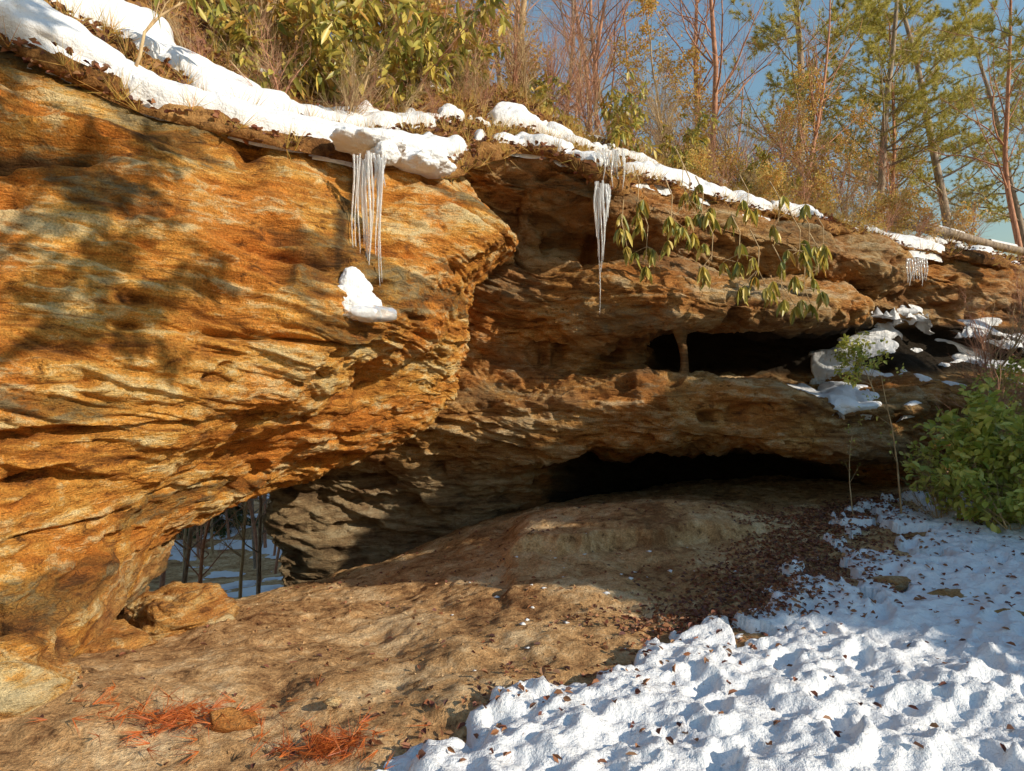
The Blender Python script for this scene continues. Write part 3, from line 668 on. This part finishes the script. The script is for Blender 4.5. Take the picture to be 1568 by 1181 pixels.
sz = RS.uniform(.004, .018, n); Z2 = ground_z(X2, Y2)+.004
V = (base[None]+RS.normal(size=(n, 6, 3))*.25)*sz[:, None, None]*np.array([1, 1, .6])+np.stack([X2, Y2, Z2], 1)[:, None]
F = (bf[None]+np.arange(n)[:, None, None]*6).reshape(-1, 3)
obj('pebbles', mesh_from('pebbles', V.reshape(-1, 3), F, [DIRT], smooth=False))
n = 45; X2 = RS.uniform(-.5, 2.0, n); Y2 = RS.uniform(3.4, 6.5, n); sz = RS.uniform(.006, .025, n); Z2 = ground_z(X2, Y2)+.006
V = (base[None]+RS.normal(size=(n, 6, 3))*.3)*sz[:, None, None]*np.array([1.3, 1, .5])+np.stack([X2, Y2, Z2], 1)[:, None]
F = (bf[None]+np.arange(n)[:, None, None]*6).reshape(-1, 3)
obj('snow_crumbs', mesh_from('snow_crumbs', V.reshape(-1, 3), F, [SNOW]))

# ------------------------------------------------------------ icicles
def icicles(name, specs):
    Vs = []; Fs = []; off = 0
    for (x, y, z, ln, r) in specs:
        n = 26; k = 9; t = np.linspace(0, 1, n); th = np.arange(k+1)/k*2*np.pi
        rr = r*(1-t)**.6*(1+.2*np.sin(t*38+x*50))+.0012
        cx = x+.01*np.sin(t*6+x*30); V = np.stack([cx[:, None]+rr[:, None]*np.cos(th), y+rr[:, None]*np.sin(th), np.broadcast_to((z-ln*t)[:, None], (n, k+1))], -1)
        Vs.append(V.reshape(-1, 3)); Fs.append(grid_faces(n, k+1)+off); off += n*(k+1)
    obj(name, mesh_from(name, np.concatenate(Vs), np.concatenate(Fs), [ICE]))
R = random.Random(3)
icicles('icicles', [(-1.24+.016*i, 5.12+R.uniform(-.05, .05), 3.40+R.uniform(-.03, .03), R.choice([.3, .5, .7, .95, .85])*R.uniform(.8, 1.1), R.uniform(.006, .012)) for i in range(16)])
icicles('icicles', [(.88+.018*i, 6.98+R.uniform(-.05, .05), 3.75+R.uniform(-.04, .04), [.4, .6, .75, 1.35, .95, .8, .85, .5, .4, .35][i], R.uniform(.010, .019)) for i in range(10)])
icicles('icicles', [(.90+.03*i, 7.10+R.uniform(-.08, .08), 4.15, R.uniform(.2, .55), .014) for i in range(12)])
icicles('icicles', [(5.75+.035*i, 9.5, 3.45, R.uniform(.2, .55), .016) for i in range(9)])
def blob(name, loc, size, seed, mat, amp=.35, rot=0):
    th = np.linspace(0, np.pi, 70); ph = np.linspace(0, 2*np.pi, 130)
    T, Ph = np.meshgrid(th, ph, indexing='ij')
    D = np.stack([np.sin(T)*np.cos(Ph), np.sin(T)*np.sin(Ph), np.cos(T)], -1)
    s = np.array(size); W0 = D*s
    r = 1+amp*2*(fbm(W0[..., 0]*7+seed, W0[..., 1]*7, W0[..., 2]*7, 4, seed)-.5)
    r[:, -1] = r[:, 0]; r[0] = r[0, 0]; r[-1] = r[-1, 0]
    W = W0*r[..., None]
    c, s2 = math.cos(rot), math.sin(rot)
    W = np.stack([W[..., 0]*c-W[..., 1]*s2, W[..., 0]*s2+W[..., 1]*c, W[..., 2]], -1)+np.array(loc)
    return obj(name, mesh_from(name, W, grid_faces(*T.shape), [mat]))
ya = left_face_y(-1.18, 2.2)
blob('ice_lump', (-1.20, ya+.05, 2.34), (.12, .07, .14), 3, SNOW, .5, .6)
blob('ice_lump', (-1.15, ya+.06, 2.22), (.19, .08, .12), 13, SNOW, .5, .6)
blob('ice_lump', (-1.10, ya+.03, 2.14), (.22, .08, .06), 14, ICE, .5, .6)
blob('snow_clump', (-1.15, 5.42, 3.60), (.32, .26, .08), 5, SNOW, .4, .5)
blob('snow_clump', (-.80, 5.85, 3.58), (.26, .26, .09), 6, SNOW, .4, .5)
blob('snow_clump', (-1.02, 5.30, 3.48), (.13, .14, .10), 8, SNOW, .4, .5)

segs = []; p = np.array([6.6, 11.3, 4.45]); tops = []
for i in range(14):
    q = p+np.array([.28, .06, -.045+.01*math.sin(i)]); segs.append((*p, *q, .09-.002*i, .088-.002*i, 0)); tops.append((*(p+np.array([0, 0, .045])), *(q+np.array([0, 0, .045])), .055, .055, 0)); p = q
lg = bpy.data.objects.new('fallen_log', None); scene.collection.objects.link(lg)
obj('log_trunk', build('log_trunk', segs, BARK, k0=10), parent=lg)
obj('log_snow', build('log_snow', [t for i, t in enumerate(tops) if i in (2, 3, 4, 7, 8, 10, 11)], SNOW, k0=10), parent=lg)

# ------------------------------------------------------------ light, sky, camera
to_sun = Vector((math.sin(SUN_AZ)*math.cos(SUN_EL), math.cos(SUN_AZ)*math.cos(SUN_EL), math.sin(SUN_EL)))
sl = bpy.data.lights.new('sun', 'SUN'); sl.energy = 5.0; sl.angle = math.radians(.5); sl.color = (1, .88, .70)
so = bpy.data.objects.new('sun', sl); scene.collection.objects.link(so)
so.rotation_euler = (-to_sun).to_track_quat('-Z', 'Y').to_euler(); so.location = (8, -8, 12)
w = bpy.data.worlds.new('World'); scene.world = w; w.use_nodes = True
nt = w.node_tree; bg = nt.nodes['Background']
sk = nt.nodes.new('ShaderNodeTexSky'); sk.sky_type = 'NISHITA'; sk.sun_disc = False
sk.sun_elevation = SUN_EL; sk.sun_rotation = SUN_AZ; sk.air_density = 2.2; sk.dust_density = .6; sk.ozone_density = 6.0
nt.links.new(sk.outputs[0], bg.inputs[0]); bg.inputs[1].default_value = .15
cam = bpy.data.cameras.new('camera'); co = bpy.data.objects.new('camera', cam); scene.collection.objects.link(co)
co.location = (0, 0, 1.6); co.rotation_euler = (math.radians(90), 0, 0)
cam.lens = 22.96; cam.sensor_width = 36; cam.clip_end = 2000; cam.clip_start = .05
scene.camera = co
scene.view_settings.view_transform = 'Standard'; scene.view_settings.look = 'None'; scene.view_settings.exposure = 0
